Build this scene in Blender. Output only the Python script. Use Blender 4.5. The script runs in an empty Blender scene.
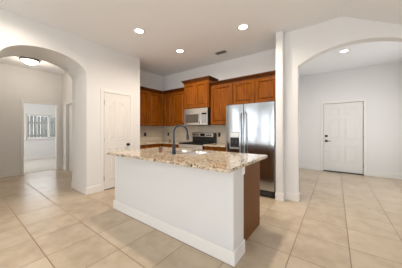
import bpy, bmesh, math, random
from mathutils import Vector, Matrix

PI = math.pi
C = bpy.context.scene.collection
SC = bpy.context.scene

# ------------------------------------------------------------------ camera
cam_d = bpy.data.cameras.new('camera')
cam = bpy.data.objects.new('camera', cam_d)
C.objects.link(cam)
cam.location = (0, 0, 1.25)
cam.rotation_euler = (PI/2, 0, math.radians(36.35))
cam_d.sensor_width = 36.0
cam_d.lens = 183/402*36
cam_d.shift_y = -4/402
cam_d.clip_start = 0.02
SC.camera = cam

# ------------------------------------------------------------------ world (daylight outside)
w = bpy.data.worlds.new('sky')
SC.world = w
w.use_nodes = True
bg = w.node_tree.nodes['Background']
bg.inputs['Color'].default_value = (0.93, 0.965, 1.0, 1)
bg.inputs['Strength'].default_value = 1.7

# ------------------------------------------------------------------ exposure
SC.view_settings.view_transform = 'Standard'
SC.view_settings.look = 'None'
SC.view_settings.gamma = 1
SC.view_settings.use_curve_mapping = False
SC.view_settings.exposure = 0.53

# ------------------------------------------------------------------ daylight through the windows of the living room (behind the camera)
DAY = (0.93, 0.965, 1.0)
def area(name, loc, rot, sx, sy, power, col):
    d = bpy.data.lights.new(name, 'AREA')
    d.shape = 'RECTANGLE'; d.size = sx; d.size_y = sy; d.energy = power; d.color = col
    o = bpy.data.objects.new(name, d); C.objects.link(o)
    o.location = loc; o.rotation_euler = rot
    return o
# window bays in wall_back: centre x, width, lamp power (the left one gets none, so its reflection in the refrigerator stays dim)
BAYS = [(-3.0, 1.5, 0), (-0.75, 1.7, 52), (1.6, 1.9, 36)]
for bx_, bw_, bp_ in BAYS:
    if bp_: area('window_daylight', (bx_, -4.97, 1.36), (PI/2+math.radians(46), 0, 0), bw_, 2.0, bp_, DAY)
# glazed right-hand side of the living room
area('window_daylight', (3.26, -1.2, 1.36), (PI/2+math.radians(46), 0, PI/2), 2.6, 2.0, 15, DAY)
# bedroom: the window in view, then an added side window out of view
area('window_daylight', (-10.27, 2.3, 1.40), (PI/2, 0, -PI/2), 1.0, 1.0, 5, DAY)
area('window_daylight', (-8.8, 0.03, 1.5), (PI/2, 0, 0), 1.3, 1.5, 20, (1.0, 0.975, 0.94))  # added lamp at an unseen side window, brightens the bedroom without floor glare
# glazing beside the entry, out of sight to the right of the front door
area('window_daylight', (1.72, 5.2, 1.4), (PI/2, 0, PI/2), 1.4, 1.8, 8.5, DAY)
WARM = (1.0, 0.875, 0.74)
CAN_POWER = 62
HALL_POWER = 9

# ------------------------------------------------------------------ materials
def mat(name, col, rough=0.5, metal=0.0, spec=0.5, emit=None, estr=0.0, coat=0.0):
    m = bpy.data.materials.new(name); m.use_nodes = True
    b = m.node_tree.nodes['Principled BSDF']
    b.inputs['Base Color'].default_value = (*col, 1)
    b.inputs['Roughness'].default_value = rough
    b.inputs['Metallic'].default_value = metal
    b.inputs['Specular IOR Level'].default_value = spec
    b.inputs['Coat Weight'].default_value = coat
    if emit:
        b.inputs['Emission Color'].default_value = (*emit, 1)
        b.inputs['Emission Strength'].default_value = estr
    return m
def nt(m): return m.node_tree, m.node_tree.nodes['Principled BSDF']
def node(t, kind, **kw):
    n = t.nodes.new(kind)
    for k, v in kw.items(): setattr(n, k, v)
    return n
def ramp(t, fac, stops):
    r = node(t, 'ShaderNodeValToRGB')
    e = r.color_ramp.elements
    while len(e) < len(stops): e.new(0.5)
    for el, (p, c) in zip(e, stops):
        el.position = p; el.color = (*c, 1)
    t.links.new(fac, r.inputs[0])
    return r.outputs[0]
def math_n(t, op, a, b=None):
    n = node(t, 'ShaderNodeMath', operation=op)
    for i, v in enumerate((a, b)):
        if v is None: continue
        if isinstance(v, (int, float)): n.inputs[i].default_value = v
        else: t.links.new(v, n.inputs[i])
    return n.outputs[0]
def bump(t, b, height, strength, dist=0.01):
    n = node(t, 'ShaderNodeBump'); n.inputs['Strength'].default_value = strength
    n.inputs['Distance'].default_value = dist
    t.links.new(height, n.inputs['Height']); t.links.new(n.outputs[0], b.inputs['Normal'])

def paint(name, col, rough=0.75):
    m = mat(name, col, rough, spec=0.3)
    t, b = nt(m)
    geo = node(t, 'ShaderNodeNewGeometry')
    nz = node(t, 'ShaderNodeTexNoise'); nz.inputs['Scale'].default_value = 55; nz.inputs['Detail'].default_value = 3
    t.links.new(geo.outputs['Position'], nz.inputs['Vector'])
    bump(t, b, nz.outputs[0], 0.12, 0.004)
    return m
M_WALL = paint('greige_wall_paint', (0.79, 0.78, 0.765))
M_CEIL = paint('ceiling_paint', (0.89, 0.90, 0.915))
M_TRIM = mat('white_trim_paint', (0.82, 0.80, 0.77), 0.4)
M_DOOR = mat('white_door_paint', (0.78, 0.755, 0.72), 0.42)
M_FDOOR = mat('entry_door_paint', (0.76, 0.75, 0.725), 0.4)
M_ISL = paint('island_white_paint', (0.73, 0.725, 0.715), 0.6)
M_BLACK = mat('black_metal', (0.012, 0.012, 0.013), 0.35, 0.3)
M_BLKPL = mat('black_plastic', (0.015, 0.015, 0.016), 0.4)
M_GLASSBLK = mat('black_glass', (0.01, 0.01, 0.011), 0.55, spec=0.12)
M_MWGL = mat('smoked_glass', (0.10, 0.085, 0.07), 0.45, spec=0.2)
M_BRONZE = mat('dark_bronze', (0.055, 0.05, 0.045), 0.35, 0.7)
M_FAUCET = mat('slate_faucet_metal', (0.045, 0.055, 0.062), 0.32, 0.75)
M_CHROME = mat('chrome', (0.7, 0.7, 0.7), 0.15, 1.0)
M_WHITEPL = mat('white_plastic', (0.82, 0.81, 0.78), 0.35)
M_GREYDK = mat('dark_grey_plastic', (0.05, 0.05, 0.055), 0.45)
M_GREYMD = mat('grey_plastic', (0.30, 0.31, 0.32), 0.4)
M_LENS = mat('lamp_lens', (0.9, 0.9, 0.88), 0.3, emit=(1, 0.93, 0.82), estr=9)
M_DOME = mat('frosted_dome', (0.9, 0.88, 0.82), 0.3, emit=(1, 0.92, 0.78), estr=1.7)
M_VENTDK = mat('vent_shadow_metal', (0.10, 0.095, 0.09), 0.6)
M_BROWNGL = mat('brown_glass', (0.16, 0.075, 0.05), 0.15)
M_PLUM = mat('plum_glaze', (0.20, 0.095, 0.075), 0.3)

def steel(name, col, rough, axis):
    m = mat(name, col, rough, 1.0)
    t, b = nt(m)
    tc = node(t, 'ShaderNodeTexCoord'); mp = node(t, 'ShaderNodeMapping')
    mp.inputs['Scale'].default_value = axis
    nz = node(t, 'ShaderNodeTexNoise'); nz.inputs['Scale'].default_value = 1; nz.inputs['Detail'].default_value = 2
    t.links.new(tc.outputs['Object'], mp.inputs[0]); t.links.new(mp.outputs[0], nz.inputs['Vector'])
    r = node(t, 'ShaderNodeMapRange'); r.inputs['To Min'].default_value = rough-0.04; r.inputs['To Max'].default_value = rough+0.06
    t.links.new(nz.outputs[0], r.inputs[0]); t.links.new(r.outputs[0], b.inputs['Roughness'])
    return m
M_STEEL = steel('brushed_steel', (0.57, 0.60, 0.63), 0.14, (300, 300, 3))
M_STEEL2 = steel('appliance_steel', (0.68, 0.66, 0.63), 0.28, (3, 300, 300))
M_SINK = steel('sink_steel', (0.72, 0.72, 0.72), 0.22, (200, 3, 200))

def wood(name, dark, light, rough=0.25, coat=0.05, spec=0.2):
    m = mat(name, light, rough, coat=coat, spec=spec)
    t, b = nt(m)
    b.inputs['Coat Roughness'].default_value = 0.2
    tc = node(t, 'ShaderNodeTexCoord'); mp = node(t, 'ShaderNodeMapping')
    mp.inputs['Scale'].default_value = (9, 9, 0.9)
    t.links.new(tc.outputs['Object'], mp.inputs[0])
    nz = node(t, 'ShaderNodeTexNoise'); nz.inputs['Scale'].default_value = 3.5; nz.inputs['Detail'].default_value = 6
    nz.inputs['Distortion'].default_value = 0.6
    t.links.new(mp.outputs[0], nz.inputs['Vector'])
    c = ramp(t, nz.outputs[0], [(0.3, dark), (0.72, light)])
    t.links.new(c, b.inputs['Base Color'])
    return m
M_WOOD = wood('maple_cabinet_wood', (0.14, 0.036, 0.002), (0.265, 0.078, 0.005))
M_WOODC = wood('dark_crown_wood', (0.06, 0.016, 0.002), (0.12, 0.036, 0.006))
M_WOODP = wood('island_side_veneer', (0.15, 0.058, 0.018), (0.195, 0.080, 0.026), 0.5, 0.0, 0.15)

def granite(name):
    m = mat(name, (0.6, 0.5, 0.38), 0.12, coat=0.3)
    t, b = nt(m)
    geo = node(t, 'ShaderNodeNewGeometry')
    v = node(t, 'ShaderNodeTexVoronoi'); v.inputs['Scale'].default_value = 74
    t.links.new(geo.outputs['Position'], v.inputs['Vector'])
    sep = node(t, 'ShaderNodeSeparateColor'); t.links.new(v.outputs['Color'], sep.inputs[0])
    nz = node(t, 'ShaderNodeTexNoise'); nz.inputs['Scale'].default_value = 14; nz.inputs['Detail'].default_value = 5
    t.links.new(geo.outputs['Position'], nz.inputs['Vector'])
    s = math_n(t, 'ADD', math_n(t, 'MULTIPLY', sep.outputs[0], 0.62), math_n(t, 'MULTIPLY', nz.outputs[0], 0.42))
    c = ramp(t, s, [(0.225, (0.04, 0.043, 0.037)), (0.315, (0.26, 0.17, 0.09)), (0.42, (0.52, 0.39, 0.25)),
                    (0.62, (0.68, 0.56, 0.40)), (0.85, (0.72, 0.68, 0.60))])
    t.links.new(c, b.inputs['Base Color'])
    return m
M_GRAN = granite('speckled_beige_granite')

def tile_floor():
    m = mat('beige_floor_tile', (0.55, 0.45, 0.34), 0.3, spec=0.5)
    t, b = nt(m)
    geo = node(t, 'ShaderNodeNewGeometry'); sep = node(t, 'ShaderNodeSeparateXYZ')
    t.links.new(geo.outputs['Position'], sep.inputs[0])
    P = 0.4845
    def cell(o, off):
        u = math_n(t, 'DIVIDE', math_n(t, 'SUBTRACT', o, off), P)
        fl = math_n(t, 'FLOOR', u)
        fr = math_n(t, 'SUBTRACT', u, fl)
        d = math_n(t, 'MINIMUM', fr, math_n(t, 'SUBTRACT', 1.0, fr))
        return fl, d
    fx, dx = cell(sep.outputs[0], -0.853)
    fy, dy = cell(sep.outputs[1], 1.034)
    d = math_n(t, 'MINIMUM', dx, dy)
    grout = node(t, 'ShaderNodeMapRange'); grout.inputs['From Min'].default_value = 0.006; grout.inputs['From Max'].default_value = 0.012
    t.links.new(d, grout.inputs[0])
    cb = node(t, 'ShaderNodeCombineXYZ'); t.links.new(fx, cb.inputs[0]); t.links.new(fy, cb.inputs[1])
    wn = node(t, 'ShaderNodeTexWhiteNoise'); t.links.new(cb.outputs[0], wn.inputs[0])
    # per-tile shifted mottling
    vm = node(t, 'ShaderNodeVectorMath', operation='MULTIPLY_ADD')
    vm.inputs[1].default_value = (7, 7, 7)
    t.links.new(cb.outputs[0], vm.inputs[0]); t.links.new(geo.outputs['Position'], vm.inputs[2])
    nz = node(t, 'ShaderNodeTexNoise'); nz.inputs['Scale'].default_value = 4.5; nz.inputs['Detail'].default_value = 7
    nz.inputs['Roughness'].default_value = 0.62
    t.links.new(vm.outputs[0], nz.inputs['Vector'])
    f = math_n(t, 'ADD', math_n(t, 'MULTIPLY', nz.outputs[0], 0.8), math_n(t, 'MULTIPLY', wn.outputs[0], 0.18))
    c = ramp(t, f, [(0.25, (0.43, 0.335, 0.232)), (0.5, (0.54, 0.437, 0.32)), (0.75, (0.60, 0.50, 0.385))])
    mx = node(t, 'ShaderNodeMix', data_type='RGBA')
    mx.inputs[6].default_value = (0.24, 0.175, 0.11, 1)
    t.links.new(grout.outputs[0], mx.inputs[0]); t.links.new(c, mx.inputs[7])
    t.links.new(mx.outputs[2], b.inputs['Base Color'])
    rr = node(t, 'ShaderNodeMapRange'); rr.inputs['To Min'].default_value = 0.7; rr.inputs['To Max'].default_value = 0.27
    t.links.new(grout.outputs[0], rr.inputs[0]); t.links.new(rr.outputs[0], b.inputs['Roughness'])
    bump(t, b, grout.outputs[0], 0.4, 0.002)
    return m
M_FLOOR = tile_floor()

def backsplash_m():
    m = mat('travertine_backsplash', (0.55, 0.47, 0.38), 0.3)
    t, b = nt(m)
    geo = node(t, 'ShaderNodeNewGeometry'); sep = node(t, 'ShaderNodeSeparateXYZ')
    t.links.new(geo.outputs['Position'], sep.inputs[0])
    h = math_n(t, 'ADD', sep.outputs[0], sep.outputs[1])
    cb = node(t, 'ShaderNodeCombineXYZ'); t.links.new(h, cb.inputs[0]); t.links.new(sep.outputs[2], cb.inputs[1])
    br = node(t, 'ShaderNodeTexBrick'); br.offset = 0.5
    br.inputs['Scale'].default_value = 1.0
    br.inputs['Brick Width'].default_value = 0.152; br.inputs['Row Height'].default_value = 0.15
    br.inputs['Mortar Size'].default_value = 0.002
    br.inputs['Color1'].default_value = (0.68, 0.60, 0.48, 1)
    br.inputs['Color2'].default_value = (0.61, 0.53, 0.42, 1)
    br.inputs['Mortar'].default_value = (0.42, 0.37, 0.31, 1)
    t.links.new(cb.outputs[0], br.inputs['Vector'])
    t.links.new(br.outputs['Color'], b.inputs['Base Color'])
    return m
M_SPLASH = backsplash_m()

def noise_m(name, c1, c2, scale, rough, bmp=0.0, stretch=(1, 1, 1)):
    m = mat(name, c1, rough)
    t, b = nt(m)
    geo = node(t, 'ShaderNodeNewGeometry'); mp = node(t, 'ShaderNodeMapping'); mp.inputs['Scale'].default_value = stretch
    t.links.new(geo.outputs['Position'], mp.inputs[0])
    nz = node(t, 'ShaderNodeTexNoise'); nz.inputs['Scale'].default_value = scale; nz.inputs['Detail'].default_value = 4
    t.links.new(mp.outputs[0], nz.inputs['Vector'])
    t.links.new(ramp(t, nz.outputs[0], [(0.3, c1), (0.7, c2)]), b.inputs['Base Color'])
    if bmp: bump(t, b, nz.outputs[0], bmp, 0.01)
    return m
M_CARPET = noise_m('pale_carpet', (0.55, 0.51, 0.46), (0.68, 0.64, 0.58), 140, 0.95, 0.5)
M_FENCE = noise_m('weathered_fence_wood', (0.13, 0.125, 0.115), (0.30, 0.29, 0.27), 6, 0.85, 0.1, (6, 6, 0.6))
M_GRASS = noise_m('lawn_grass', (0.06, 0.11, 0.03), (0.16, 0.22, 0.07), 30, 0.9, 0.5)
M_LEAF = noise_m('dark_shrub_leaf', (0.03, 0.055, 0.02), (0.10, 0.14, 0.06), 40, 0.7)
M_SIDING = mat('pale_blue_siding', (0.55, 0.62, 0.68), 0.6)
M_SHINGLE = noise_m('grey_shingles', (0.16, 0.16, 0.17), (0.28, 0.28, 0.29), 25, 0.85)
M_GLASS = bpy.data.materials.new('window_glass'); M_GLASS.use_nodes = True
_t = M_GLASS.node_tree; _t.nodes.remove(_t.nodes['Principled BSDF'])
_tr = _t.nodes.new('ShaderNodeBsdfTransparent'); _gl = _t.nodes.new('ShaderNodeBsdfGlossy'); _gl.inputs['Roughness'].default_value = 0.02
_mx = _t.nodes.new('ShaderNodeMixShader'); _mx.inputs[0].default_value = 0.05
_t.links.new(_tr.outputs[0], _mx.inputs[1]); _t.links.new(_gl.outputs[0], _mx.inputs[2])
_t.links.new(_mx.outputs[0], _t.nodes['Material Output'].inputs[0])

# ------------------------------------------------------------------ mesh helpers
def box(bm, lo, hi, bev=0.0, seg=1, M=None):
    r = bmesh.ops.create_cube(bm, size=1)
    vs = r['verts']
    for v in vs:
        v.co = Vector([(lo[i]+hi[i])/2 + v.co[i]*(hi[i]-lo[i]) for i in range(3)])
    if bev > 0:
        es = list({e for v in vs for e in v.link_edges})
        rb = bmesh.ops.bevel(bm, geom=es, offset=bev, segments=seg, affect='EDGES', profile=0.6)
        vs = list({v for f in rb['faces'] for v in f.verts} | {v for v in vs if v.is_valid})
    if M is not None:
        bmesh.ops.transform(bm, matrix=M, verts=vs)
    return vs
def cyl(bm, p0, p1, r0, r1=None, seg=20, caps=True):
    r1 = r0 if r1 is None else r1
    p0, p1 = Vector(p0), Vector(p1); d = p1-p0
    q = d.to_track_quat('Z', 'Y').to_matrix().to_4x4()
    bmesh.ops.create_cone(bm, cap_ends=caps, segments=seg, radius1=r0, radius2=r1, depth=d.length,
                          matrix=Matrix.Translation((p0+p1)/2) @ q)
def tube(bm, pts, r, seg=12):
    pts = [Vector(p) for p in pts]
    rr = r if isinstance(r, (list, tuple)) else [r]*len(pts)
    rings = []
    prev = None
    for i, p in enumerate(pts):
        t = (pts[min(i+1, len(pts)-1)] - pts[max(i-1, 0)]).normalized()
        if prev is None:
            n = t.orthogonal().normalized()
        else:
            n = (prev - t*prev.dot(t)).normalized()
        prev = n
        b = t.cross(n)
        rings.append([bm.verts.new(p + (n*math.cos(a)+b*math.sin(a))*rr[i]) for a in [2*PI*k/seg for k in range(seg)]])
    for a, b in zip(rings, rings[1:]):
        for k in range(seg):
            bm.faces.new((a[k], a[(k+1) % seg], b[(k+1) % seg], b[k]))
    bm.faces.new(rings[0][::-1]); bm.faces.new(rings[-1])
def lathe(bm, prof, c=(0, 0, 0), seg=32, axis='Z', smooth=True):
    # prof: list of (r, h)
    rings = []
    for r, h in prof:
        ring = []
        for k in range(seg):
            a = 2*PI*k/seg
            x, y = r*math.cos(a), r*math.sin(a)
            p = {'Z': (x, y, h), 'X': (h, x, y), 'Y': (x, h, y)}[axis]
            ring.append(bm.verts.new(Vector(p)+Vector(c)))
        rings.append(ring)
    for a, b in zip(rings, rings[1:]):
        for k in range(seg):
            bm.faces.new((a[k], a[(k+1) % seg], b[(k+1) % seg], b[k]))
    if prof[0][0] > 1e-6: bm.faces.new(rings[0])
    if prof[-1][0] > 1e-6: bm.faces.new(rings[-1])
def prism(bm, poly, axis, a0, a1):
    # polygon in the two other axes extruded along axis
    def mk(u, v, w_): return {'X': (w_, u, v), 'Y': (u, w_, v), 'Z': (u, v, w_)}[axis]
    A = [bm.verts.new(mk(u, v, a0)) for u, v in poly]
    B = [bm.verts.new(mk(u, v, a1)) for u, v in poly]
    n = len(poly)
    bm.faces.new(A); bm.faces.new(B)
    for i in range(n):
        bm.faces.new((A[i], A[(i+1) % n], B[(i+1) % n], B[i]))
def inset(poly, d):
    # inward miter offset of a CCW polygon
    n = len(poly); out = []
    for i in range(n):
        p0, p1, p2 = Vector(poly[i-1]), Vector(poly[i]), Vector(poly[(i+1) % n])
        e1, e2 = (p1-p0).normalized(), (p2-p1).normalized()
        n1, n2 = Vector((-e1.y, e1.x)), Vector((-e2.y, e2.x))
        bis = (n1+n2)
        bis = bis/max(0.35, bis.dot(n1)) if bis.length > 1e-6 else n1
        out.append(tuple(p1+bis*d))
    return out
def relief(bm, poly, y, prof):
    # raised / sunken panel on a face looking towards -y; prof = [(inset, height towards -y)]
    # poly: an outline, or a function inset -> outline
    rings = []
    for d, h in prof:
        q = poly(d) if callable(poly) else (inset(poly, d) if d else poly)
        rings.append([bm.verts.new((u, y-h, v)) for u, v in q])
    n = len(rings[0])
    for a, b in zip(rings, rings[1:]):
        for k in range(n):
            bm.faces.new((a[k], a[(k+1) % n], b[(k+1) % n], b[k]))
    bm.faces.new(rings[-1])
def obj(name, bm, m, parent=None, loc=(0, 0, 0), smooth=None, rotz=0):
    bmesh.ops.remove_doubles(bm, verts=bm.verts, dist=1e-6)
    bmesh.ops.recalc_face_normals(bm, faces=bm.faces)
    me = bpy.data.meshes.new(name)
    if smooth is not None:
        for f in bm.faces: f.smooth = True
        for e in bm.edges:
            if len(e.link_faces) == 2 and e.calc_face_angle(0) > math.radians(smooth): e.smooth = False
    bm.to_mesh(me); bm.free()
    me.materials.append(m)
    o = bpy.data.objects.new(name, me); C.objects.link(o)
    if parent: o.parent = parent
    o.location = loc; o.rotation_euler = (0, 0, rotz)
    return o
def B(): return bmesh.new()
def tag(o, label, cat=None, group=None, kind=None):
    o['label'] = label
    if cat: o['category'] = cat
    if group: o['group'] = group
    if kind: o['kind'] = kind
    return o
def thing(name, label, cat, loc=(0, 0, 0), rotz=0, group=None, kind=None):
    o = bpy.data.objects.new(name, None); C.objects.link(o)
    o.empty_display_size = 0.1
    o.location = loc; o.rotation_euler = (0, 0, rotz)
    return tag(o, label, cat, group, kind)
def struct(name, bm, m, label, cat, smooth=None):
    return tag(obj(name, bm, m, smooth=smooth), label, cat, kind='structure')
def copy_tree(o, parent=None):
    c = o.copy(); C.objects.link(c)
    if parent: c.parent = parent
    for ch in list(o.children): copy_tree(ch, c)
    return c

H = 3.0
XL, XK, YK, YA = -3.87, -4.54, 4.10, 3.56     # living wall, kitchen left wall, range wall, right arch wall
# ================================================================== SETTING
bm = B(); box(bm, (-7.17, -5.0, -0.1), (3.3, 6.85, 0))
struct('floor', bm, M_FLOOR, 'beige square ceramic floor tiles with thin brown grout', 'floor')
bm = B(); box(bm, (-10.3, 0.0, -0.1), (-7.17, 3.6, 0.004))
struct('floor_bedroom', bm, M_CARPET, 'pale carpet beyond the far doorway', 'floor')
# ceiling: flat over kitchen, hall and entry, folding down right of the living room crease
bm = B()
prism(bm, [(-10.42, H), (0.08, H), (1.08, 2.45), (3.42, 2.45), (3.42, 3.12), (-10.42, 3.12)], 'Y', -5.12, YA+0.07)
box(bm, (-10.42, YA+0.07, H), (1.9, 6.97, 3.12))
struct('ceiling', bm, M_CEIL, 'warm white ceiling folding down at the right', 'ceiling')

# left wall with deep arch
def arch_pts(c, half, spring, rise, n=28):
    return [(c+half*math.cos(PI*k/n), spring+rise*math.sin(PI*k/n)) for k in range(n+1)]
def seg_arch(c, half, spring, rise, n=28):
    R = (half**2+rise**2)/(2*rise); zc = spring+rise-R
    a0 = math.asin(half/R)
    return [(c+R*math.sin(a0-2*a0*k/n), zc+R*math.cos(a0-2*a0*k/n)) for k in range(n+1)]
bm = B()
pts = arch_pts(0.96, 0.575, 2.30, 0.305)
poly = [(-0.25, 0), (-0.25, H), (2.73, H), (2.73, 0), (1.535, 0)] + pts + [(0.385, 0)]
prism(bm, poly, 'X', XL-0.72, XL)
struct('wall_left', bm, M_WALL, 'greige wall with deep rounded archway and pantry door', 'wall', smooth=20)
bm = B()
box(bm, (XL-0.12, -5.0, 0), (XL, -4.8, H)); box(bm, (XL-0.12, -0.5, 0), (XL, -0.25, H))
box(bm, (XL-0.12, -4.8, 0), (XL, -0.5, 0.35)); box(bm, (XL-0.12, -4.8, 2.37), (XL, -0.5, H))
struct('wall_living_left', bm, M_WALL, 'living room side wall with a wide window', 'wall')
bm = B(); box(bm, (XK-0.12, 2.73, 0), (XK, YK+0.12, H))
struct('wall_kitchen_left', bm, M_WALL, 'kitchen wall behind the left upper cabinets', 'wall')
bm = B(); box(bm, (XK, YK, 0), (-0.87, YK+0.12, H))
struct('wall_kitchen_back', bm, M_WALL, 'kitchen wall behind the range and refrigerator', 'wall')
bm = B()
box(bm, (-0.87, 3.43, 0), (-0.742, YK+0.12, H), 0.02, 3)
struct('wall_partition', bm, M_WALL, 'narrow projecting wall end beside the refrigerator', 'wall', smooth=50)
# right wall with the wide arch
bm = B()
pts = seg_arch(0.2, 0.732, 2.36, 0.225)
poly = [(-0.742, 0), (-0.742, H), (3.3, H), (3.3, 0), (0.932, 0)] + pts + [(-0.532, 0)]
prism(bm, poly, 'Y', YA, YA+0.14)
struct('wall_arch', bm, M_WALL, 'greige wall with wide low arch to the entry', 'wall', smooth=20)
# entry hall
bm = B(); box(bm, (-1.1, YK+0.12, 0), (-0.98, 6.85, H))
struct('wall_entry_left', bm, M_WALL, 'left side wall of the entry hall', 'wall')
bm = B()
FD0, FD1, FDH = -0.305, 0.622, 2.045
box(bm, (-1.1, 6.73, 0), (FD0, 6.85, H)); box(bm, (FD1, 6.73, 0), (1.78, 6.85, H)); box(bm, (FD0, 6.73, FDH), (FD1, 6.85, H))
struct('wall_entry_back', bm, M_WALL, 'entry wall around the white front door', 'wall')
bm = B()
box(bm, (1.78, YA+0.14, 0), (1.9, 4.4, H)); box(bm, (1.78, 6.0, 0), (1.9, 6.85, H))
box(bm, (1.78, 4.4, 0), (1.9, 6.0, 0.5)); box(bm, (1.78, 4.4, 2.3), (1.9, 6.0, H))
struct('wall_entry_right', bm, M_WALL, 'right side wall of the entry hall', 'wall')
# living room behind the camera
bm = B()
xs = [XL-0.12]
for bx_, bw_, bp_ in BAYS:
    box(bm, (xs[-1], -5.12, 0), (bx_-bw_/2, -5.0, H)); xs.append(bx_+bw_/2)
    box(bm, (bx_-bw_/2, -5.12, 0), (bx_+bw_/2, -5.0, 0.35)); box(bm, (bx_-bw_/2, -5.12, 2.37), (bx_+bw_/2, -5.0, H))
box(bm, (xs[-1], -5.12, 0), (3.3, -5.0, H))
struct('wall_back', bm, M_WALL, 'living room wall with tall windows', 'wall')
bm = B()
box(bm, (3.3, -5.12, 0), (3.42, -2.5, 2.6)); box(bm, (3.3, 0.1, 0), (3.42, YA+0.14, 2.6))
box(bm, (3.3, -2.5, 0), (3.42, 0.1, 0.35)); box(bm, (3.3, -2.5, 2.37), (3.42, 0.1, 2.6))
struct('wall_right', bm, M_WALL, 'living room side wall with a tall window', 'wall')
# hall beyond the left arch
bm = B()
box(bm, (-7.17, 0.0, 0), (-7.05, 1.18, H)); box(bm, (-7.17, 1.94, 0), (-7.05, 2.2, H)); box(bm, (-7.17, 1.18, 2.03), (-7.05, 1.94, H))
struct('wall_hall_back', bm, M_WALL, 'hall end wall around the cased bedroom opening', 'wall')
bm = B()
HD0, HD1 = -6.66, -5.95
box(bm, (-7.05, 2.08, 0), (HD0, 2.2, H)); box(bm, (HD1, 2.08, 0), (XL-0.72, 2.2, H)); box(bm, (HD0, 2.08, 2.03), (HD1, 2.2, H))
struct('wall_hall_right', bm, M_WALL, 'hall side wall with a narrow door', 'wall')
bm = B(); box(bm, (-7.05, 0.0, 0), (XL-0.72, 0.12, H))
struct('wall_hall_left', bm, M_WALL, 'left side wall of the hall', 'wall')
# bedroom
WB0, WB1, WZ0, WZ1 = 1.80, 2.86, 0.88, 1.90
bm = B()
box(bm, (-10.42, -0.12, 0), (-10.3, WB0, H)); box(bm, (-10.42, WB1, 0), (-10.3, 3.72, H))
box(bm, (-10.42, WB0, 0), (-10.3, WB1, WZ0)); box(bm, (-10.42, WB0, WZ1), (-10.3, WB1, H))
struct('wall_bedroom_back', bm, M_WALL, 'bedroom wall around the white framed window', 'wall')
bm = B(); box(bm, (-10.3, 3.6, 0), (-7.17, 3.72, H))
struct('wall_bedroom_right', bm, M_WALL, 'right side wall of the bedroom', 'wall')
bm = B()
box(bm, (-10.3, -0.12, 0), (-9.5, 0.0, H)); box(bm, (-8.1, -0.12, 0), (-7.17, 0.0, H))
box(bm, (-9.5, -0.12, 0), (-8.1, 0.0, 0.35)); box(bm, (-9.5, -0.12, 2.37), (-8.1, 0.0, H))
struct('wall_bedroom_left', bm, M_WALL, 'left side wall of the bedroom', 'wall')
bm = B(); box(bm, (-7.17, 2.2, 0), (-7.05, 3.6, H))
struct('wall_bedroom_front', bm, M_WALL, 'bedroom wall toward the hall', 'wall')

# ---- baseboards
BH, BT = 0.135, 0.016
def bboard(name, segs, label):
    # segs: (x0,y0,x1,y1) boxes footprint
    bm = B()
    for (x0, y0, x1, y1) in segs:
        box(bm, (x0, y0, 0), (x1, y1, BH), 0.004)
    struct(name, bm, M_TRIM, label, 'baseboard')
bboard('baseboard_left', [(XL, -5, XL+BT, 0.385), (XL, 1.519, XL+BT, 1.80), (XL, 2.52, XL+BT, 2.73), (XL-0.72, 1.519, XL, 1.535)], 'white baseboard wrapping the archway corner by the pantry')
bboard('baseboard_partition', [(-0.87, 3.414, -0.726, 3.43), (-0.742, 3.43, -0.726, YA)], 'white baseboard around the wall end by the refrigerator')
bboard('baseboard_arch', [(-0.726, YA-BT, -0.516, YA), (-0.532, YA, -0.516, YA+0.14), (0.916, YA-BT, 3.3, YA)], 'white baseboard along the right arch wall')
bboard('baseboard_entry', [(-0.98, 6.714, FD0-0.065, 6.73), (FD1+0.065, 6.714, 1.78, 6.73)], 'white baseboard on the entry wall beside the front door')
bboard('baseboard_hall', [(-7.05, 0.12, -7.034, 1.11), (-7.05, 2.01, -7.034, 2.08), (-7.05, 2.064, HD0-0.065, 2.08), (HD1+0.065, 2.064, XL-0.72, 2.08)], 'white baseboard at the end of the hall')
bboard('baseboard_bedroom', [(-10.3, 0.0, -10.284, 3.6)], 'white baseboard beneath the bedroom window')

# ---- backsplash
bm = B()
box(bm, (XK, 2.74, 0.915), (XK+0.012, YK-0.012, 1.372))
box(bm, (XK, YK-0.012, 0.915), (-1.93, YK, 1.372))
struct('trim_1', bm, M_SPLASH, 'beige stone tile backsplash above the back counters', 'backsplash')
# ---- cased opening to bedroom
bm = B()
for y0, y1, z0, z1 in [(1.118, 1.188, 0, 2.022), (1.932, 2.002, 0, 2.022), (1.118, 2.002, 2.022, 2.092)]:
    box(bm, (-7.05, y0, z0), (-7.034, y1, z1), 0.004)
struct('trim_2', bm, M_TRIM, 'white casing around the bedroom opening', 'door casing')

# ---- window 1 (bedroom)
win = thing('window_1', 'white sliding bedroom window seen through the hall', 'window', (-10.36, (WB0+WB1)/2, WZ0), kind='structure')
hw, wh = (WB1-WB0)/2, WZ1-WZ0
bm = B()
for y0, y1, z0, z1 in [(-hw, -hw+0.05, 0, wh), (hw-0.05, hw, 0, wh), (-hw, hw, 0, 0.05), (-hw, hw, wh-0.05, wh), (0.20, 0.26, 0, wh)]:
    box(bm, (-0.03, y0, z0), (0.03, y1, z1), 0.004)
for y0, y1, z0, z1 in [(-hw-0.07, -hw, -0.07, wh+0.07), (hw, hw+0.07, -0.07, wh+0.07), (-hw, hw, wh, wh+0.07)]:
    box(bm, (0.06, y0, z0), (0.078, y1, z1), 0.003)
obj('window_frame', bm, M_TRIM, win)
bm = B(); box(bm, (-0.004, -hw+0.05, 0.05), (0.004, 0.20, wh-0.05)); obj('pane', bm, M_GLASS, win)
bm = B(); box(bm, (-0.004, 0.26, 0.05), (0.004, hw-0.05, wh-0.05)); obj('pane', bm, M_GLASS, win)
bm = B(); box(bm, (0.03, -hw-0.09, -0.03), (0.13, hw+0.09, 0.0), 0.006); obj('window_sill', bm, M_TRIM, win)

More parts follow.
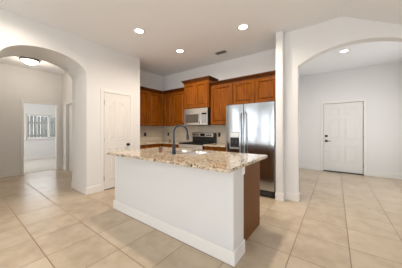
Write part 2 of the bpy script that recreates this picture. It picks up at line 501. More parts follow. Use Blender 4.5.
# windows of the living room (behind the camera, mirrored in the steel)
def big_window(name, cx, cy, wdt, rotz, label):
    t = thing(name, label, 'window', (cx, cy, 0.35), rotz, kind='structure')
    h = 2.02
    bm = B()
    for x0, x1, z0, z1 in [(-wdt/2, -wdt/2+0.06, 0, h), (wdt/2-0.06, wdt/2, 0, h), (-wdt/2, wdt/2, 0, 0.06), (-wdt/2, wdt/2, h-0.06, h), (-wdt/2, wdt/2, 0.98, 1.03)]:
        box(bm, (x0, -0.03, z0), (x1, 0.03, z1), 0.004)
    obj('window_frame', bm, M_TRIM, t)
    bm = B(); box(bm, (-wdt/2+0.06, -0.004, 0.06), (wdt/2-0.06, 0.004, 0.98)); obj('pane', bm, M_GLASS, t)
    bm = B(); box(bm, (-wdt/2+0.06, -0.004, 1.03), (wdt/2-0.06, 0.004, h-0.06)); obj('pane', bm, M_GLASS, t)
for i, (bx_, bw_, bp_) in enumerate(BAYS):
    big_window('window_%d' % (i+2), bx_, -5.06, bw_, 0, ['left', 'middle', 'right'][i]+' tall window of the living room behind the viewer')
big_window('window_5', 3.36, -1.2, 2.6, PI/2, 'wide window in the living room side wall')
big_window('window_7', XL-0.06, -2.65, 4.3, PI/2, 'wide window in the living room left wall')
big_window('window_8', -8.8, -0.06, 1.4, 0, 'tall window in the bedroom left wall')
big_window('window_6', 1.84, 5.2, 1.6, PI/2, 'tall side window of the entry hall')

# ---- doors (structure, with parts). Local frame: x width, front towards -y
def casing(parent, wd, ht, cw=0.062, ct=0.018, y=0.0):
    bm = B()
    for x0, x1, z0, z1 in [(-wd/2-cw, -wd/2, 0, ht+cw), (wd/2, wd/2+cw, 0, ht+cw), (-wd/2, wd/2, ht, ht+cw)]:
        box(bm, (x0, y-ct, z0), (x1, y, z1), 0.005)
    return obj('door_casing', bm, M_TRIM, parent)
PANEL = [(0, 0.0), (0.010, 0.007), (0.022, 0.0005), (0.034, 0.001), (0.055, 0.007)]
def rect(x0, z0, x1, z1): return [(x0, z0), (x1, z0), (x1, z1), (x0, z1)]
def arch_half(x0, z0, x1, z_low, z_high, n=7):
    # top edge rises in an eased curve from x at z_low to z_high ; goes from x1 back to x0
    top = []
    for k in range(n+1):
        u = k/n
        x = x1+(x0-x1)*u
        s = 0.5-0.5*math.cos(PI*(x-x0)/(x1-x0))
        top.append((x, z_low+(z_high-z_low)*s))
    return [(x0, z0), (x1, z0)] + top

# door_1: pantry door on the left wall, facing +x
PD0, PD1, PDH = 1.862, 2.457, 2.03
d1 = thing('door_1', 'white arched-panel pantry door left of the kitchen', 'door', (XL, (PD0+PD1)/2, 0), PI/2, kind='structure')
pw = PD1-PD0
casing(d1, pw+0.012, PDH+0.006)
bm = B()
box(bm, (-pw/2, -0.012, 0.015), (pw/2, 0.0, PDH), 0.002)
m_ = 0.105
for sx in (-1, 1):
    if sx < 0:
        x0, x1 = -pw/2+m_, -0.035
        up = lambda d, a=x0, b=x1: arch_half(a+d, 1.04+d, b-d, 1.78-d, 1.88-d)
    else:
        x0, x1 = 0.035, pw/2-m_
        up = lambda d, a=x0, b=x1: [(-x, z) for x, z in arch_half(-b+d, 1.04+d, -a-d, 1.78-d, 1.88-d)][::-1]
    relief(bm, up, -0.012, PANEL)
    relief(bm, rect(x0, 0.22, x1, 0.88), -0.012, PANEL)
obj('door_leaf', bm, M_DOOR, d1)
bm = B()
cyl(bm, (pw/2-0.065, -0.012, 0.92), (pw/2-0.065, -0.020, 0.92), 0.032)
cyl(bm, (pw/2-0.065, -0.020, 0.92), (pw/2-0.065, -0.045, 0.92), 0.012)
lathe(bm, [(0.0, -0.078), (0.018, -0.076), (0.027, -0.066), (0.027, -0.055), (0.016, -0.045), (0.0, -0.043)], (pw/2-0.065, 0, 0.92), 20, 'Y')
tag(obj('door_knob', bm, M_BLACK, d1, smooth=40), 'black round door knob')
for z in (0.25, 1.05, 1.82):
    bm = B(); cyl(bm, (-pw/2-0.002, -0.016, z-0.045), (-pw/2-0.002, -0.016, z+0.045), 0.006, seg=10); obj('hinge', bm, M_CHROME, d1)
bm = B(); box(bm, (-pw/2, -0.012, 0.0), (pw/2, 0, 0.015)); obj('door_sweep', bm, M_BLKPL, d1)

# door_2: front door, facing -y
fw = FD1-FD0
d2 = thing('door_2', 'white panelled front door at the end of the entry', 'door', ((FD0+FD1)/2, 6.73, 0), 0, kind='structure')
casing(d2, fw+0.0, FDH)
bm = B()
box(bm, (-fw/2+0.006, 0.02, 0.03), (fw/2-0.006, 0.065, FDH-0.006), 0.002)
for sx in (-1, 1):
    x0, x1 = (-fw/2+0.14, -0.05) if sx < 0 else (0.05, fw/2-0.14)
    relief(bm, rect(x0, 0.30, x1, 0.80), 0.02, PANEL)
    relief(bm, rect(x0, 0.98, x1, 1.58), 0.02, PANEL)
    relief(bm, rect(x0, 1.68, x1, 1.88), 0.02, PANEL)
obj('door_leaf', bm, M_FDOOR, d2)
hx = -fw/2+0.075
bm = B()
box(bm, (hx-0.034, 0.008, 1.035), (hx+0.034, 0.02, 1.10), 0.003); cyl(bm, (hx, 0.008, 1.068), (hx, -0.006, 1.068), 0.02)
tag(obj('deadbolt', bm, M_BLACK, d2), 'black square deadbolt')
bm = B()
box(bm, (hx-0.034, 0.008, 0.885), (hx+0.034, 0.02, 0.95), 0.003); cyl(bm, (hx, 0.008, 0.918), (hx, -0.04, 0.918), 0.011)
box(bm, (hx-0.012, -0.05, 0.908), (hx+0.11, -0.036, 0.928), 0.004)
tag(obj('door_lever', bm, M_BLACK, d2), 'black door lever')
bm = B(); cyl(bm, (hx, 0.02, 0.60), (hx, 0.012, 0.60), 0.012, seg=12); tag(obj('door_stop_plate', bm, M_GREYMD, d2), 'small grey disc on the door')
for z in (0.25, 1.05, 1.85):
    bm = B(); cyl(bm, (fw/2-0.004, 0.012, z-0.05), (fw/2-0.004, 0.012, z+0.05), 0.008, seg=10); obj('hinge', bm, M_CHROME, d2)
bm = B(); box(bm, (-fw/2+0.001, -0.02, 0.001), (fw/2-0.001, 0.10, 0.028), 0.004); tag(obj('threshold', bm, M_BRONZE, d2), 'dark bronze threshold')
bm = B(); box(bm, (-fw/2, 0.075, 0.0), (fw/2, 0.12, FDH)); obj('door_frame', bm, M_TRIM, d2)

# door_3: hall side door (seen as a sliver behind the arch)
hwid = HD1-HD0
d3 = thing('door_3', 'narrow grey-white door on the right side of the hall', 'door', ((HD0+HD1)/2, 2.08, 0), 0, kind='structure')
casing(d3, hwid, 2.03)
bm = B(); box(bm, (-hwid/2+0.004, 0.055, 0.012), (hwid/2-0.004, 0.095, 2.025), 0.002)
for sx in (-1, 1):
    x0, x1 = (-hwid/2+0.12, -0.035) if sx < 0 else (0.035, hwid/2-0.12)
    relief(bm, rect(x0, 1.04, x1, 1.85), 0.055, PANEL); relief(bm, rect(x0, 0.22, x1, 0.9), 0.055, PANEL)
obj('door_leaf', bm, M_DOOR, d3)
bm = B(); cyl(bm, (hwid/2-0.07, 0.055, 0.95), (hwid/2-0.07, 0.0, 0.95), 0.024); obj('door_knob', bm, M_BLACK, d3)

# ================================================================== KITCHEN CABINETS
def panel_door_mesh(bm, x0, x1, z0, z1, yf, th=0.02, rail=0.058):
    # slab with recessed flat field and raised centre, front at yf (facing -y)
    o = rect(x0, z0, x1, z1)
    rings = []
    w_ = min(x1-x0, z1-z0)
    rail = min(rail, w_*0.28)
    prof = [(0, -th), (0, -0.006), (0.006, 0), (rail, 0), (rail+0.008, -0.016), (rail+0.022, -0.016), (rail+0.046, -0.003)]
    if w_/2 < rail+0.045: prof = prof[:4]+[(rail+0.006, -0.006)]
    for d, h in prof:
        q = inset(o, d) if d else o
        rings.append([bm.verts.new((u, yf-h, v)) for u, v in q])
    for a, b in zip(rings, rings[1:]):
        for k in range(4): bm.faces.new((a[k], a[(k+1) % 4], b[(k+1) % 4], b[k]))
    bm.faces.new(rings[-1]); bm.faces.new(rings[0][::-1])
def crown_mesh(bm, x0, x1, yf, yb, z0, prof, lret, rret):
    rings = []
    for o, h in prof:
        xl = x0-o*lret; xr = x1+o*rret; y = yf-o
        rings.append([bm.verts.new(p) for p in ((xl, yb, z0+h), (xl, y, z0+h), (xr, y, z0+h), (xr, yb, z0+h))])
    for a, b in zip(rings, rings[1:]):
        for k in range(4): bm.faces.new((a[k], a[(k+1) % 4], b[(k+1) % 4], b[k]))
    bm.faces.new(rings[0][::-1]); bm.faces.new(rings[-1])
CROWN = [(0.0, 0), (0.008, 0.004), (0.010, 0.016), (0.036, 0.044), (0.060, 0.056), (0.062, 0.080)]
def upper(name, label, loc, rotz, wd, dp, z0, z1, doors, lret=0, rret=0, group='upper kitchen cabinets', fx0=None, crown=CROWN):
    # loc = front left corner on the wall line: local x from 0..wd, back at y=0, front at y=-dp
    t = thing(name, label, 'cabinet', (loc[0], loc[1], z0), rotz, group)
    h = z1-z0
    bm = B(); box(bm, (0.001, -dp, 0), (wd-0.001, -0.001, h), 0.0015)
    obj('cabinet_body', bm, M_WOOD, t)
    n = len(doors)
    for i, (a, b) in enumerate(doors):
        bm = B(); panel_door_mesh(bm, a, b, 0.012, h-0.022, -dp-0.019)
        d = obj('cabinet_door', bm, M_WOOD, t)
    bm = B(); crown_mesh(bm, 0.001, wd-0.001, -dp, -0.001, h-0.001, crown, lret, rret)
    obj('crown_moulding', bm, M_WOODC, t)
    return t
UZ0, UZ1 = 1.372, 2.335
# left run: on wall XK facing +x (rotz=90deg: local x -> +y, local -y -> +x)
upper('upper_cabinet', 'two-door wooden upper cabinet beside the pantry wall edge', (XK, 2.742), PI/2, 1.045, 0.31, UZ0, UZ1, [(0.015, 0.512), (0.530, 0.942)], rret=-1)
# range wall: local x -> +x
upper('upper_cabinet', 'two-door wooden corner upper cabinet left of the microwave', (XK+0.312, YK), 0, 0.918, 0.31, UZ0, UZ1, [(0.055, 0.412), (0.432, 0.905)], lret=-1)
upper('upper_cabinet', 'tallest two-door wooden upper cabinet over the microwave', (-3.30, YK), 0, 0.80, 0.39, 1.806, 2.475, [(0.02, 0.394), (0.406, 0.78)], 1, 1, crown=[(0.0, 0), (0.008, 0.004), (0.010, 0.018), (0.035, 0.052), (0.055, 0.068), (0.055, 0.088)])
upper('upper_cabinet', 'single-door wooden upper cabinet between microwave and refrigerator', (-2.498, YK), 0, 0.618, 0.31, UZ0, UZ1, [(0.03, 0.600)])
upper('upper_cabinet', 'short two-door wooden upper cabinet above the refrigerator', (-1.878, YK), 0, 1.006, 0.31, 1.80, UZ1, [(0.02, 0.500), (0.516, 0.985)])

def base_cab(label, loc, rotz, wd, dp, cols, group='base kitchen cabinets'):
    t = thing('base_cabinet', label, 'cabinet', (loc[0], loc[1], 0), rotz, group)
    bm = B(); box(bm, (0.001, -dp, 0.10), (wd-0.001, -0.001, 0.874), 0.0015); obj('cabinet_body', bm, M_WOOD, t)
    bm = B(); box(bm, (0.001, -dp+0.07, 0.0), (wd-0.001, -0.001, 0.10)); obj('toe_kick', bm, M_WOOD, t)
    for a, b in cols:
        bm = B(); panel_door_mesh(bm, a, b, 0.12, 0.69, -dp-0.019); obj('cabinet_door', bm, M_WOOD, t)
        bm = B(); panel_door_mesh(bm, a, b, 0.705, 0.86, -dp-0.019, rail=0.035); obj('drawer', bm, M_WOOD, t)
    return t
base_cab('wooden base cabinet under the left counter beside the pantry', (XK, 2.742), PI/2, 0.72, 0.60, [(0.02, 0.35), (0.37, 0.70)])
base_cab('wooden corner base cabinet left of the range', (XK, YK), 0, 1.284, 0.60, [(0.66, 1.26)])
base_cab('wooden base cabinet between range and refrigerator', (-2.49, YK), 0, 0.585, 0.60, [(0.02, 0.565)])

# perimeter counters
bm = B()
prism(bm, [(XK+0.001, 2.742), (XK+0.64, 2.742), (XK+0.64, YK-0.64), (-3.262, YK-0.64), (-3.262, YK-0.001), (XK+0.001, YK-0.001)], 'Z', 0.875, 0.914)
bmesh.ops.bevel(bm, geom=[e for e in bm.edges if abs(e.verts[0].co.z-e.verts[1].co.z) < 1e-5], offset=0.005, segments=2, affect='EDGES')
tag(obj('countertop', bm, M_GRAN), 'speckled beige granite corner counter left of the range', 'countertop', 'granite countertops')
bm = B(); box(bm, (-2.488, YK-0.64, 0.875), (-1.907, YK-0.001, 0.914), 0.005, 2)
tag(obj('countertop', bm, M_GRAN), 'short granite counter between range and refrigerator', 'countertop', 'granite countertops')

# ================================================================== MICROWAVE
mw = thing('microwave', 'stainless over-the-range microwave with grey window', 'microwave', (-2.90, YK, 1.372), 0)
W2 = 0.378
bm = B(); box(bm, (-W2, -0.385, 0.0), (W2, -0.002, 0.430), 0.004); obj('body', bm, M_BLKPL, mw)
bm = B(); box(bm, (-W2, -0.413, 0.335), (W2, -0.386, 0.430), 0.004)
tag(obj('vent_grille', bm, M_STEEL2, mw), 'steel upper vent strip')
bm = B(); box(bm, (-W2, -0.418, 0.004), (0.185, -0.387, 0.332), 0.005)
md = obj('microwave_door', bm, M_STEEL2, mw)
bm = B(); box(bm, (-W2+0.055, -0.421, 0.065), (0.105, -0.417, 0.285), 0.002); tag(obj('door_window', bm, M_MWGL, md), 'grey glass window')
bm = B()
tube(bm, [(0.150, -0.42, 0.045), (0.150, -0.447, 0.06), (0.150, -0.452, 0.167), (0.150, -0.447, 0.275), (0.150, -0.42, 0.29)], 0.014)
obj('handle', bm, M_CHROME, md, smooth=40)
bm = B(); box(bm, (0.188, -0.418, 0.004), (W2, -0.387, 0.332), 0.005); cp = obj('control_panel', bm, M_STEEL2, mw)
bm = B(); box(bm, (0.205, -0.4205, 0.262), (W2-0.02, -0.4175, 0.305)); obj('display', bm, M_GLASSBLK, cp)
bm = B(); box(bm, (0.205, -0.4205, 0.05), (W2-0.02, -0.4175, 0.245)); obj('keypad', bm, M_GREYMD, cp)

# ================================================================== RANGE
rg = thing('range', 'stainless electric range with black cooktop and backguard', 'stove', (-2.877, YK, 0), 0)
R2 = 0.378
bm = B(); box(bm, (-R2, -0.62, 0.06), (R2, -0.014, 0.905), 0.003); obj('body', bm, M_BLKPL, rg)
bm = B(); box(bm, (-R2, -0.655, 0.906), (R2, -0.09, 0.924), 0.004); ck = obj('cooktop', bm, M_GLASSBLK, rg)
for x, y, r in [(-0.19, -0.48, 0.10), (0.19, -0.48, 0.085), (-0.19, -0.23, 0.085), (0.19, -0.23, 0.10)]:
    bm = B(); lathe(bm, [(r, 0.9242), (r, 0.9252), (r-0.006, 0.9252), (r-0.006, 0.9242)], (x, y, 0), 32); obj('burner_ring', bm, M_GREYDK, ck)
bm = B(); box(bm, (-R2, -0.085, 0.906), (R2, -0.014, 1.175), 0.006); bgd = obj('backguard', bm, M_BLKPL, rg)
bm = B(); box(bm, (-R2+0.03, -0.094, 1.07), (R2-0.06, -0.084, 1.162), 0.003); cp = obj('control_panel', bm, M_STEEL2, bgd)
bm = B(); box(bm, (-0.10, -0.097, 1.085), (0.06, -0.093, 1.15)); obj('clock_display', bm, M_GLASSBLK, bgd)
for x in (-0.30, -0.235, -0.17, 0.12, 0.185, 0.25):
    bm = B(); cyl(bm, (x, -0.093, 1.115), (x, -0.118, 1.115), 0.022, 0.018, 16); obj('knob', bm, M_BLKPL, bgd)
bm = B(); box(bm, (-R2, -0.655, 0.25), (R2, -0.622, 0.895), 0.005); od = obj('oven_door', bm, M_STEEL2, rg)
bm = B(); box(bm, (-0.25, -0.659, 0.38), (0.25, -0.654, 0.68)); obj('oven_window', bm, M_GLASSBLK, od)
bm = B(); tube(bm, [(-0.32, -0.656, 0.80), (-0.32, -0.70, 0.81), (0.32, -0.70, 0.81), (0.32, -0.656, 0.80)], 0.013); obj('handle', bm, M_CHROME, od, smooth=40)
bm = B(); box(bm, (-R2, -0.65, 0.07), (R2, -0.622, 0.243), 0.005); obj('drawer', bm, M_STEEL2, rg)
for sx in (-1, 1):
    for y in (-0.55, -0.08):
        bm = B(); cyl(bm, (sx*0.33, y, 0), (sx*0.33, y, 0.06), 0.018, seg=12); obj('foot', bm, M_BLKPL, rg)

# ================================================================== REFRIGERATOR
FX0, FX1 = -1.872, -0.890
fr = thing('refrigerator', 'stainless side-by-side refrigerator with ice dispenser', 'refrigerator', ((FX0+FX1)/2, YK, 0), 0)
F2 = (FX1-FX0)/2
bm = B(); box(bm, (-F2+0.004, -0.60, 0.02), (F2-0.004, -0.03, 1.745), 0.006); obj('body', bm, M_GREYDK, fr)
split = -1.478-(FX0+FX1)/2
def fdoor(name, x0, x1, cut=None):
    bm = B()
    # gently bowed steel front, rounded side edges
    n = 10; prof = []
    for k in range(n+1):
        u = k/n
        prof.append((x0+(x1-x0)*u, -0.668-0.010*(1-(2*u-1)**2)))
    edge = [(x0, -0.605), (x0, -0.660), (x0+0.004, -0.666)] + prof[1:-1] + [(x1-0.004, -0.666), (x1, -0.660), (x1, -0.605)]
    prism(bm, edge, 'Z', 0.135, 1.765)
    return obj(name, bm, M_STEEL, fr, smooth=35)
fz = fdoor('freezer_door', -F2, split-0.004)
fd = fdoor('fridge_door', split+0.004, F2)
for nm, dd, hx_ in (('handle', fz, split-0.045), ('handle', fd, split+0.045)):
    bm = B()
    tube(bm, [(hx_, -0.672, 0.42), (hx_, -0.715, 0.44), (hx_, -0.727, 0.60), (hx_, -0.732, 1.0), (hx_, -0.727, 1.42), (hx_, -0.715, 1.58), (hx_, -0.672, 1.60)], 0.015, 14)
    obj(nm, bm, M_STEEL, dd, smooth=40)
dx0, dx1 = -1.775-(FX0+FX1)/2, -1.545-(FX0+FX1)/2
bm = B(); box(bm, (dx0, -0.690, 0.86), (dx1, -0.670, 1.21), 0.005)
dsp = obj('dispenser', bm, M_GREYMD, fz)
bm = B(); box(bm, (dx0+0.02, -0.694, 1.105), (dx1-0.02, -0.689, 1.195), 0.002); obj('control_panel', bm, M_STEEL2, dsp)
bm = B(); box(bm, (dx0+0.02, -0.6915, 0.90), (dx1-0.02, -0.6895, 1.09)); tag(obj('recess', bm, M_BLKPL, dsp), 'black dispenser recess')
for px_ in (dx0+0.075, dx1-0.075):
    bm = B(); box(bm, (px_-0.02, -0.700, 0.98), (px_+0.02, -0.691, 1.06), 0.004); obj('paddle', bm, M_GREYDK, dsp)
bm = B(); box(bm, (dx0+0.02, -0.712, 0.875), (dx1-0.02, -0.690, 0.895), 0.003); obj('drip_tray', bm, M_GREYMD, dsp)
bm = B(); box(bm, (-F2+0.01, -0.655, 0.02), (F2-0.01, -0.602, 0.128), 0.004); gg = obj('base_grille', bm, M_BLKPL, fr)
for i in range(3):
    bm = B(); box(bm, (-F2+0.05, -0.659, 0.045+i*0.026), (F2-0.05, -0.654, 0.055+i*0.026)); obj('slot', bm, M_GREYDK, gg)
for x in (-F2+0.06, F2-0.06):
    bm = B(); box(bm, (x-0.04, -0.66, 1.766), (x+0.04, -0.57, 1.785), 0.004); obj('hinge_cap', bm, M_GREYDK, fr)
for x in (-F2+0.06, F2-0.06):
    for y in (-0.58, -0.08):
        bm = B(); cyl(bm, (x, y, 0), (x, y, 0.021), 0.02, seg=12); obj('foot', bm, M_BLKPL, fr)

# ================================================================== ISLAND
SX0, SX1, SY0, SY1 = -2.06, -1.50, 1.90, 2.31
IX0, IX1, IY0 = -2.845, -0.758, 1.537
isl = thing('kitchen_island', 'long white-fronted kitchen island with brown wooden end', 'kitchen island', ((IX0+IX1)/2, 1.9, 0), 0)
ox, oy = (IX0+IX1)/2, 1.9
bm = B(); box(bm, (IX0-ox, IY0-oy, 0), (IX1-ox, 1.772-oy, 0.884), 0.012, 3)
obj('knee_wall', bm, M_ISL, isl, smooth=50)
bm = B()
for x0, y0, x1, y1 in [(IX0-0.016, IY0-0.016, IX1+0.016, IY0), (IX1, IY0, IX1+0.016, 1.772), (IX0-0.016, IY0, IX0, 1.772)]:
    box(bm, (x0-ox, y0-oy, 0.0), (x1-ox, y1-oy, BH), 0.004)
obj('baseboard', bm, M_TRIM, isl)
bm = B()
box(bm, (IX1-ox, 1.700-oy, 0.80), (IX1+0.014-ox, 1.772-oy, 0.884), 0.005)
tag(obj('corner_bracket', bm, M_TRIM, isl), 'small white bracket under the counter corner')
CX1 = -0.812
bm = B()
a0_, a1_ = IX0+0.03-ox, CX1-0.02-ox
box(bm, (a0_, 1.774-oy, 0.0), (a1_, 2.33-oy, 0.10))
box(bm, (a0_, 1.774-oy, 0.10), (a1_, 2.40-oy, 0.12))
box(bm, (a0_, 1.774-oy, 0.12), (a1_, 1.786-oy, 0.884))
box(bm, (a0_, 2.382-oy, 0.12), (a1_, 2.40-oy, 0.884))
for xx in (a0_, SX0-0.08-ox, SX1+0.06-ox, a1_-0.018):
    box(bm, (xx, 1.786-oy, 0.12), (xx+0.018, 2.382-oy, 0.884))
obj('cabinet_body', bm, M_WOODP, isl)
bm = B(); box(bm, (CX1-0.019-ox, 1.774-oy, 0.0), (CX1-ox, 2.42-oy, 0.884), 0.0015)
tag(obj('side_panel', bm, M_WOODP, isl), 'flat brown wooden end panel')
xs_ = [IX0+0.04, -2.35, -1.98, -1.60, -1.22, CX1-0.025]
for a, b in zip(xs_, xs_[1:]):
    bm = B(); panel_door_mesh(bm, a+0.008-ox, b-0.008-ox, 0.12, 0.865, 0.0)
    bmesh.ops.rotate(bm, verts=bm.verts, cent=((a+b)/2-ox, 0, 0), matrix=Matrix.Rotation(PI, 3, 'Z'))
    bmesh.ops.translate(bm, verts=bm.verts, vec=(0, 2.421-oy, 0))
    obj('cabinet_door', bm, M_WOODP, isl)

# granite island top with a sink cut-out
def rounded(x0, y0, x1, y1, r, n=6):
    out = []
    for cx_, cy_, a0 in [(x1-r, y0+r, -PI/2), (x1-r, y1-r, 0), (x0+r, y1-r, PI/2), (x0+r, y0+r, PI)]:
        for k in range(n+1):
            a = a0+PI/2*k/n
            out.append((cx_+r*math.cos(a), cy_+r*math.sin(a)))
    return out
TX0, TX1, TY0, TY1 = -2.80, -0.722, 1.37, 2.50
bm = B()
outer = rounded(TX0, TY0, TX1, TY1, 0.045)
inner = rounded(SX0, SY0, SX1, SY1, 0.05)
loops = []
for lp in (outer, inner):
    vs = [bm.verts.new((x, y, 0.885)) for x, y in lp]
    loops += [bm.edges.new((vs[i], vs[(i+1) % len(vs)])) for i in range(len(vs))]
g = bmesh.ops.triangle_fill(bm, edges=loops, use_beauty=True)
faces = [f for f in bm.faces]
ex = bmesh.ops.extrude_face_region(bm, geom=faces)
bmesh.ops.translate(bm, verts=[v for v in ex['geom'] if isinstance(v, bmesh.types.BMVert)], vec=(0, 0, 0.031))
bmesh.ops.recalc_face_normals(bm, faces=bm.faces)
be = [e for e in bm.edges if len(e.link_faces) == 2 and e.calc_face_angle(0) > 1.2 and abs(e.verts[0].co.z-e.verts[1].co.z) < 1e-4]
bmesh.ops.bevel(bm, geom=be, offset=0.006, segments=2, affect='EDGES')
tag(obj('island_countertop', bm, M_GRAN), 'long speckled beige granite slab on the white island', 'countertop', 'granite countertops')

# sink
sk = thing('sink', 'double bowl stainless sink set into the island counter', 'sink', ((SX0+SX1)/2, (SY0+SY1)/2, 0.9165), 0)
sw, sd = (SX1-SX0)/2, (SY1-SY0)/2
def bowl(x0, x1):
    bm = B()
    prof = [(0.0, 0.0), (0.006, -0.004), (0.012, -0.15), (0.05, -0.185)]
    rings = []
    for ins, z in prof:
        rings.append([bm.verts.new((x, y, z)) for x, y in rounded(x0+ins, -sd+0.012+ins, x1-ins, sd-0.012-ins, 0.05-ins*0.4)])
    n = len(rings[0])
    for a, b in zip(rings, rings[1:]):
        for k in range(n): bm.faces.new((a[k], a[(k+1) % n], b[(k+1) % n], b[k]))
    bm.faces.new(rings[-1])
    o = obj('bowl', bm, M_SINK, sk, smooth=60)
    bm = B(); cyl(bm, ((x0+x1)/2, 0, -0.1845), ((x0+x1)/2, 0, -0.1815), 0.045, seg=24); obj('drain', bm, M_CHROME, o)
bowl(-sw+0.012, -0.015); bowl(0.015, sw-0.012)
bm = B()
out = rounded(-sw-0.02, -sd-0.02, sw+0.02, sd+0.02, 0.06)
loops = []
for lp in (out, rounded(-sw+0.012, -sd+0.012, -0.015, sd-0.012, 0.05), rounded(0.015, -sd+0.012, sw-0.012, sd-0.012, 0.05)):
    vs = [bm.verts.new((x, y, 0.0)) for x, y in lp]
    loops += [bm.edges.new((vs[i], vs[(i+1) % len(vs)])) for i in range(len(vs))]
bmesh.ops.triangle_fill(bm, edges=loops, use_beauty=True)
ex = bmesh.ops.extrude_face_region(bm, geom=list(bm.faces))
bmesh.ops.translate(bm, verts=[v for v in ex['geom'] if isinstance(v, bmesh.types.BMVert)], vec=(0, 0, 0.003))
obj('rim', bm, M_SINK, sk)

# faucet: base behind the sink on the seating side, spout towards +y
FA = (-1.815, 1.83)
fa = thing('faucet', 'dark gooseneck pull-down faucet beside the island sink', 'faucet', (FA[0], FA[1], 0.916), math.radians(-50))
bm = B(); lathe(bm, [(0.0, 0), (0.031, 0), (0.031, 0.006), (0.026, 0.012), (0.024, 0.10), (0.019, 0.115), (0.0, 0.117)], seg=24)
obj('base', bm, M_FAUCET, fa, smooth=40)
bm = B()
P_ = [(0, 0, 0.11), (0, 0, 0.24)]
Rg = 0.093; zc = 0.305
P_ += [(0, 0, zc)]
for k in range(1, 13):
    a = PI - k*(PI*1.03)/12
    P_.append((0.0, Rg+Rg*math.cos(a), zc+Rg*math.sin(a)))
e = Vector(P_[-1])
P_ += [tuple(e+Vector((0, 0.003, -0.03)))]
tube(bm, P_, 0.0125, 14)
obj('gooseneck', bm, M_FAUCET, fa, smooth=40)
bm = B()
e = Vector(P_[-1])
tube(bm, [e+Vector((0, 0.0, 0.006)), e+Vector((0, 0.001, -0.004)), e+Vector((0, 0.004, -0.05)), e+Vector((0, 0.005, -0.07))], [0.013, 0.017, 0.019, 0.021], 16)
obj('spray_head', bm, M_FAUCET, fa, smooth=40)
bm = B(); tube(bm, [(0.022, 0, 0.075), (0.045, 0, 0.08), (0.075, -0.005, 0.115), (0.085, -0.008, 0.14)], [0.010, 0.009, 0.007, 0.006], 10)
obj('lever', bm, M_FAUCET, fa, smooth=40)

# small things on the counters
jr = thing('candle_jar', 'small plum-brown jar standing on the island counter left of the faucet', 'jar', (-2.15, 1.88, 0.916), 0)
bm = B(); lathe(bm, [(0.0, 0), (0.026, 0), (0.028, 0.004), (0.028, 0.055), (0.025, 0.058), (0.0, 0.058)], seg=20); obj('jar_body', bm, M_PLUM, jr, smooth=40)
bm = B(); lathe(bm, [(0.0, 0.058), (0.0285, 0.058), (0.0285, 0.070), (0.0, 0.072)], seg=20); obj('lid', bm, M_BRONZE, jr, smooth=40)
bt = thing('bottle', 'tiny brown bottle on the back counter near the corner', 'bottle', (-3.62, 3.50, 0.9145), 0)
bm = B(); lathe(bm, [(0.0, 0), (0.020, 0), (0.021, 0.004), (0.021, 0.05), (0.008, 0.066), (0.008, 0.078), (0.0, 0.078)], seg=16); obj('bottle_body', bm, M_BROWNGL, bt, smooth=40)
bm = B(); lathe(bm, [(0.0, 0.078), (0.010, 0.078), (0.010, 0.095), (0.0, 0.095)], seg=16); obj('cap', bm, M_BLKPL, bt, smooth=40)

# ================================================================== OUTLETS / SWITCH
def plate(name, label, cat, loc, rotz, wd, ht, mp, mi, group, kind):
    t = thing(name, label, cat, loc, rotz, group)
    bm = B(); box(bm, (-wd/2, -0.006, -ht/2), (wd/2, -0.0005, ht/2), 0.0025); obj('cover_plate', bm, mp, t)
    if kind == 'outlet':
        for z in (-0.022, 0.022):
            bm = B(); cyl(bm, (0, -0.006, z), (0, -0.008, z), 0.015, seg=16); obj('socket', bm, mi, t)
    else:
        bm = B(); box(bm, (-0.016, -0.009, -0.032), (0.016, -0.006, 0.032), 0.002); obj('rocker', bm, mi, t)
    return t
G_ = 'backsplash outlets'
plate('wall_outlet', 'dark outlet on the backsplash nearest the pantry wall', 'outlet', (XK+0.012, 3.37, 1.118), PI/2, 0.075, 0.105, M_BRONZE, M_BLKPL, G_, 'outlet')
plate('wall_outlet', 'dark outlet on the backsplash left of the range near the corner', 'outlet', (-4.30, YK-0.012, 1.118), 0, 0.075, 0.105, M_BRONZE, M_BLKPL, G_, 'outlet')
plate('wall_outlet', 'dark outlet on the backsplash right of the range', 'outlet', (-2.42, YK-0.012, 1.128), 0, 0.075, 0.105, M_BRONZE, M_BLKPL, G_, 'outlet')
plate('light_switch', 'white light switch inside the left archway', 'light switch', (-4.20, 1.535, 1.48), 0, 0.075, 0.118, M_WHITEPL, M_WHITEPL, None, 'switch')

# ================================================================== LIGHTS
def can(label, x, y, power, col=WARM, group='recessed ceiling lights'):
    t = thing('recessed_light', label, 'ceiling light', (x, y, H), 0, group)
    bm = B(); lathe(bm, [(0.068, -0.0005), (0.098, -0.0005), (0.098, -0.004), (0.092, -0.008), (0.074, -0.008), (0.068, -0.003)], seg=40)
    for f in list(bm.faces):
        if len(f.verts) > 10: bm.faces.remove(f)
    obj('trim_ring', bm, M_WHITEPL, t, smooth=40)
    bm = B(); lathe(bm, [(0.0, -0.005), (0.040, -0.0045), (0.0675, -0.003), (0.0675, -0.0008), (0.0, -0.0008)], seg=40)
    obj('lens', bm, M_LENS, t, smooth=40)
    d = bpy.data.lights.new('can_lamp', 'SPOT'); d.energy = power; d.color = col
    d.spot_size = math.radians(166); d.spot_blend = 0.8; d.shadow_soft_size = 0.065
    o = bpy.data.objects.new('can_lamp', d); C.objects.link(o); o.parent = t; o.location = (0, 0, -0.02)
can('recessed light nearest the pantry wall, above the island left end', -2.795, 1.956, CAN_POWER*0.4)
can('recessed light deepest in the kitchen, in front of the range', -2.776, 2.986, CAN_POWER*1.25)
can('recessed light in the kitchen ceiling nearest the refrigerator', -1.266, 2.926, CAN_POWER*0.8)
can('recessed light above the island right end, overhead', -1.266, 1.956, CAN_POWER*1.1)
can('recessed light in the entry ceiling seen through the right arch', 0.152, 5.143, CAN_POWER*0.62, (1.0, 0.93, 0.84))
can('recessed light at the top left edge by the arch wall', -3.30, 0.45, CAN_POWER*0.5)

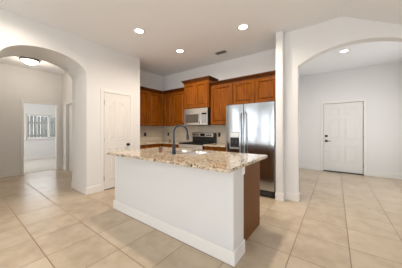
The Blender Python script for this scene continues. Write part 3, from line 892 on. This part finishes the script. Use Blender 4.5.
hl = thing('flush_mount_light', 'frosted dome ceiling light with dark rim in the hall', 'ceiling light', (-6.05, 1.13, H), 0)
bm = B(); lathe(bm, [(0.0, 0), (0.17, 0), (0.185, -0.02), (0.19, -0.045), (0.178, -0.055), (0.165, -0.045), (0.0, -0.045)], seg=48); obj('rim', bm, M_BRONZE, hl, smooth=35)
bm = B(); lathe(bm, [(0.0, -0.145), (0.05, -0.139), (0.10, -0.120), (0.14, -0.090), (0.163, -0.055), (0.165, -0.046), (0.0, -0.046)], seg=48); obj('glass_dome', bm, M_DOME, hl, smooth=50)
d = bpy.data.lights.new('hall_lamp', 'POINT'); d.energy = HALL_POWER; d.color = WARM; d.shadow_soft_size = 0.14
o = bpy.data.objects.new('hall_lamp', d); C.objects.link(o); o.parent = hl; o.location = (0, 0, -0.30)

# ceiling vent
vt = thing('ceiling_vent', 'small grey louvered air vent in the kitchen ceiling', 'vent', (-2.085, 3.59, H), 0)
bm = B()
for x0, y0, x1, y1 in [(-0.165, -0.095, 0.165, -0.065), (-0.165, 0.065, 0.165, 0.095), (-0.165, -0.065, -0.13, 0.065), (0.13, -0.065, 0.165, 0.065)]:
    box(bm, (x0, y0, -0.008), (x1, y1, -0.0005), 0.002)
obj('frame', bm, M_WHITEPL, vt)
bm = B(); box(bm, (-0.13, -0.065, -0.002), (0.13, 0.065, -0.0005)); obj('backing', bm, M_VENTDK, vt)
for i in range(6):
    y = -0.05+i*0.02
    bm = B(); box(bm, (-0.13, -0.007, -0.001), (0.13, 0.007, 0.001), 0, 1, Matrix.Translation((0, y, -0.005)) @ Matrix.Rotation(math.radians(35), 4, 'X'))
    obj('slat', bm, M_GREYMD, vt)

# ================================================================== OUTSIDE the bedroom window
bm = B(); box(bm, (-18, -3, -0.25), (-10.42, 9, -0.15))
tag(obj('lawn', bm, M_GRASS), 'green lawn outside the bedroom window', 'lawn', kind='stuff')
fn = thing('plank_fence', 'weathered grey vertical plank fence outside the bedroom window', 'fence', (-13.2, 2.4, -0.15), 0)
random.seed(4)
bm = B()
y = -2.6
while y < 1.55:
    hh = 2.15+random.uniform(-0.03, 0.03); dxx = random.uniform(-0.008, 0.008)
    box(bm, (dxx, y, 0.03), (0.022+dxx, y+0.135, hh), 0.003); y += 0.148
obj('planks', bm, M_FENCE, fn)
for z in (0.35, 1.05, 1.75):
    bm = B(); box(bm, (-0.05, -2.6, z), (-0.012, 1.56, z+0.09)); obj('rail', bm, M_FENCE, fn)
for yy in (-2.3, -0.1, 1.45):
    bm = B(); box(bm, (-0.15, yy-0.045, 0), (-0.06, yy+0.045, 2.1)); obj('post', bm, M_FENCE, fn)
nh = thing('neighbour_house', 'pale blue sided house beyond the fence', 'house', (-17.0, 6.2, -0.15), 0)
bm = B()
for i in range(14):
    z = i*0.2
    prism(bm, [(0.0, z), (0.03, z), (0.012, z+0.2), (0.0, z+0.2)], 'Y', -2.2, 2.4)
box(bm, (-1.0, -2.2, 0), (0.0, 2.4, 2.8))
obj('wall', bm, M_SIDING, nh)
bm = B(); prism(bm, [(0.4, 2.7), (-0.6, 3.4), (-1.4, 3.4), (-1.4, 2.8), (0.4, 2.62)], 'Y', -2.5, 2.7); obj('roof', bm, M_SHINGLE, nh)
sh = thing('shrub', 'dark low shrub beside the end of the fence', 'shrub', (-12.5, 3.2, -0.145), 0)
bm = B(); tube(bm, [(0, 0, 0), (0.01, 0, 0.4)], [0.025, 0.015], 8); obj('stem', bm, M_FENCE, sh)
bm = B()
for i in range(420):
    a, b_, r = random.uniform(0, 2*PI), math.acos(random.uniform(-0.6, 1)), random.uniform(0.75, 1.0)
    p = Vector((0.42*r*math.sin(b_)*math.cos(a), 0.55*r*math.sin(b_)*math.sin(a), 0.55+0.42*r*math.cos(b_)))
    q = Matrix.Rotation(random.uniform(0, 6.28), 3, 'Z') @ Matrix.Rotation(random.uniform(-1, 1), 3, 'X')
    vs = [bm.verts.new(p+q @ Vector(c)) for c in ((0, -0.05, 0), (0.028, 0, 0.012), (0, 0.05, 0), (-0.028, 0, 0.012))]
    bm.faces.new(vs)
obj('foliage', bm, M_LEAF, sh)
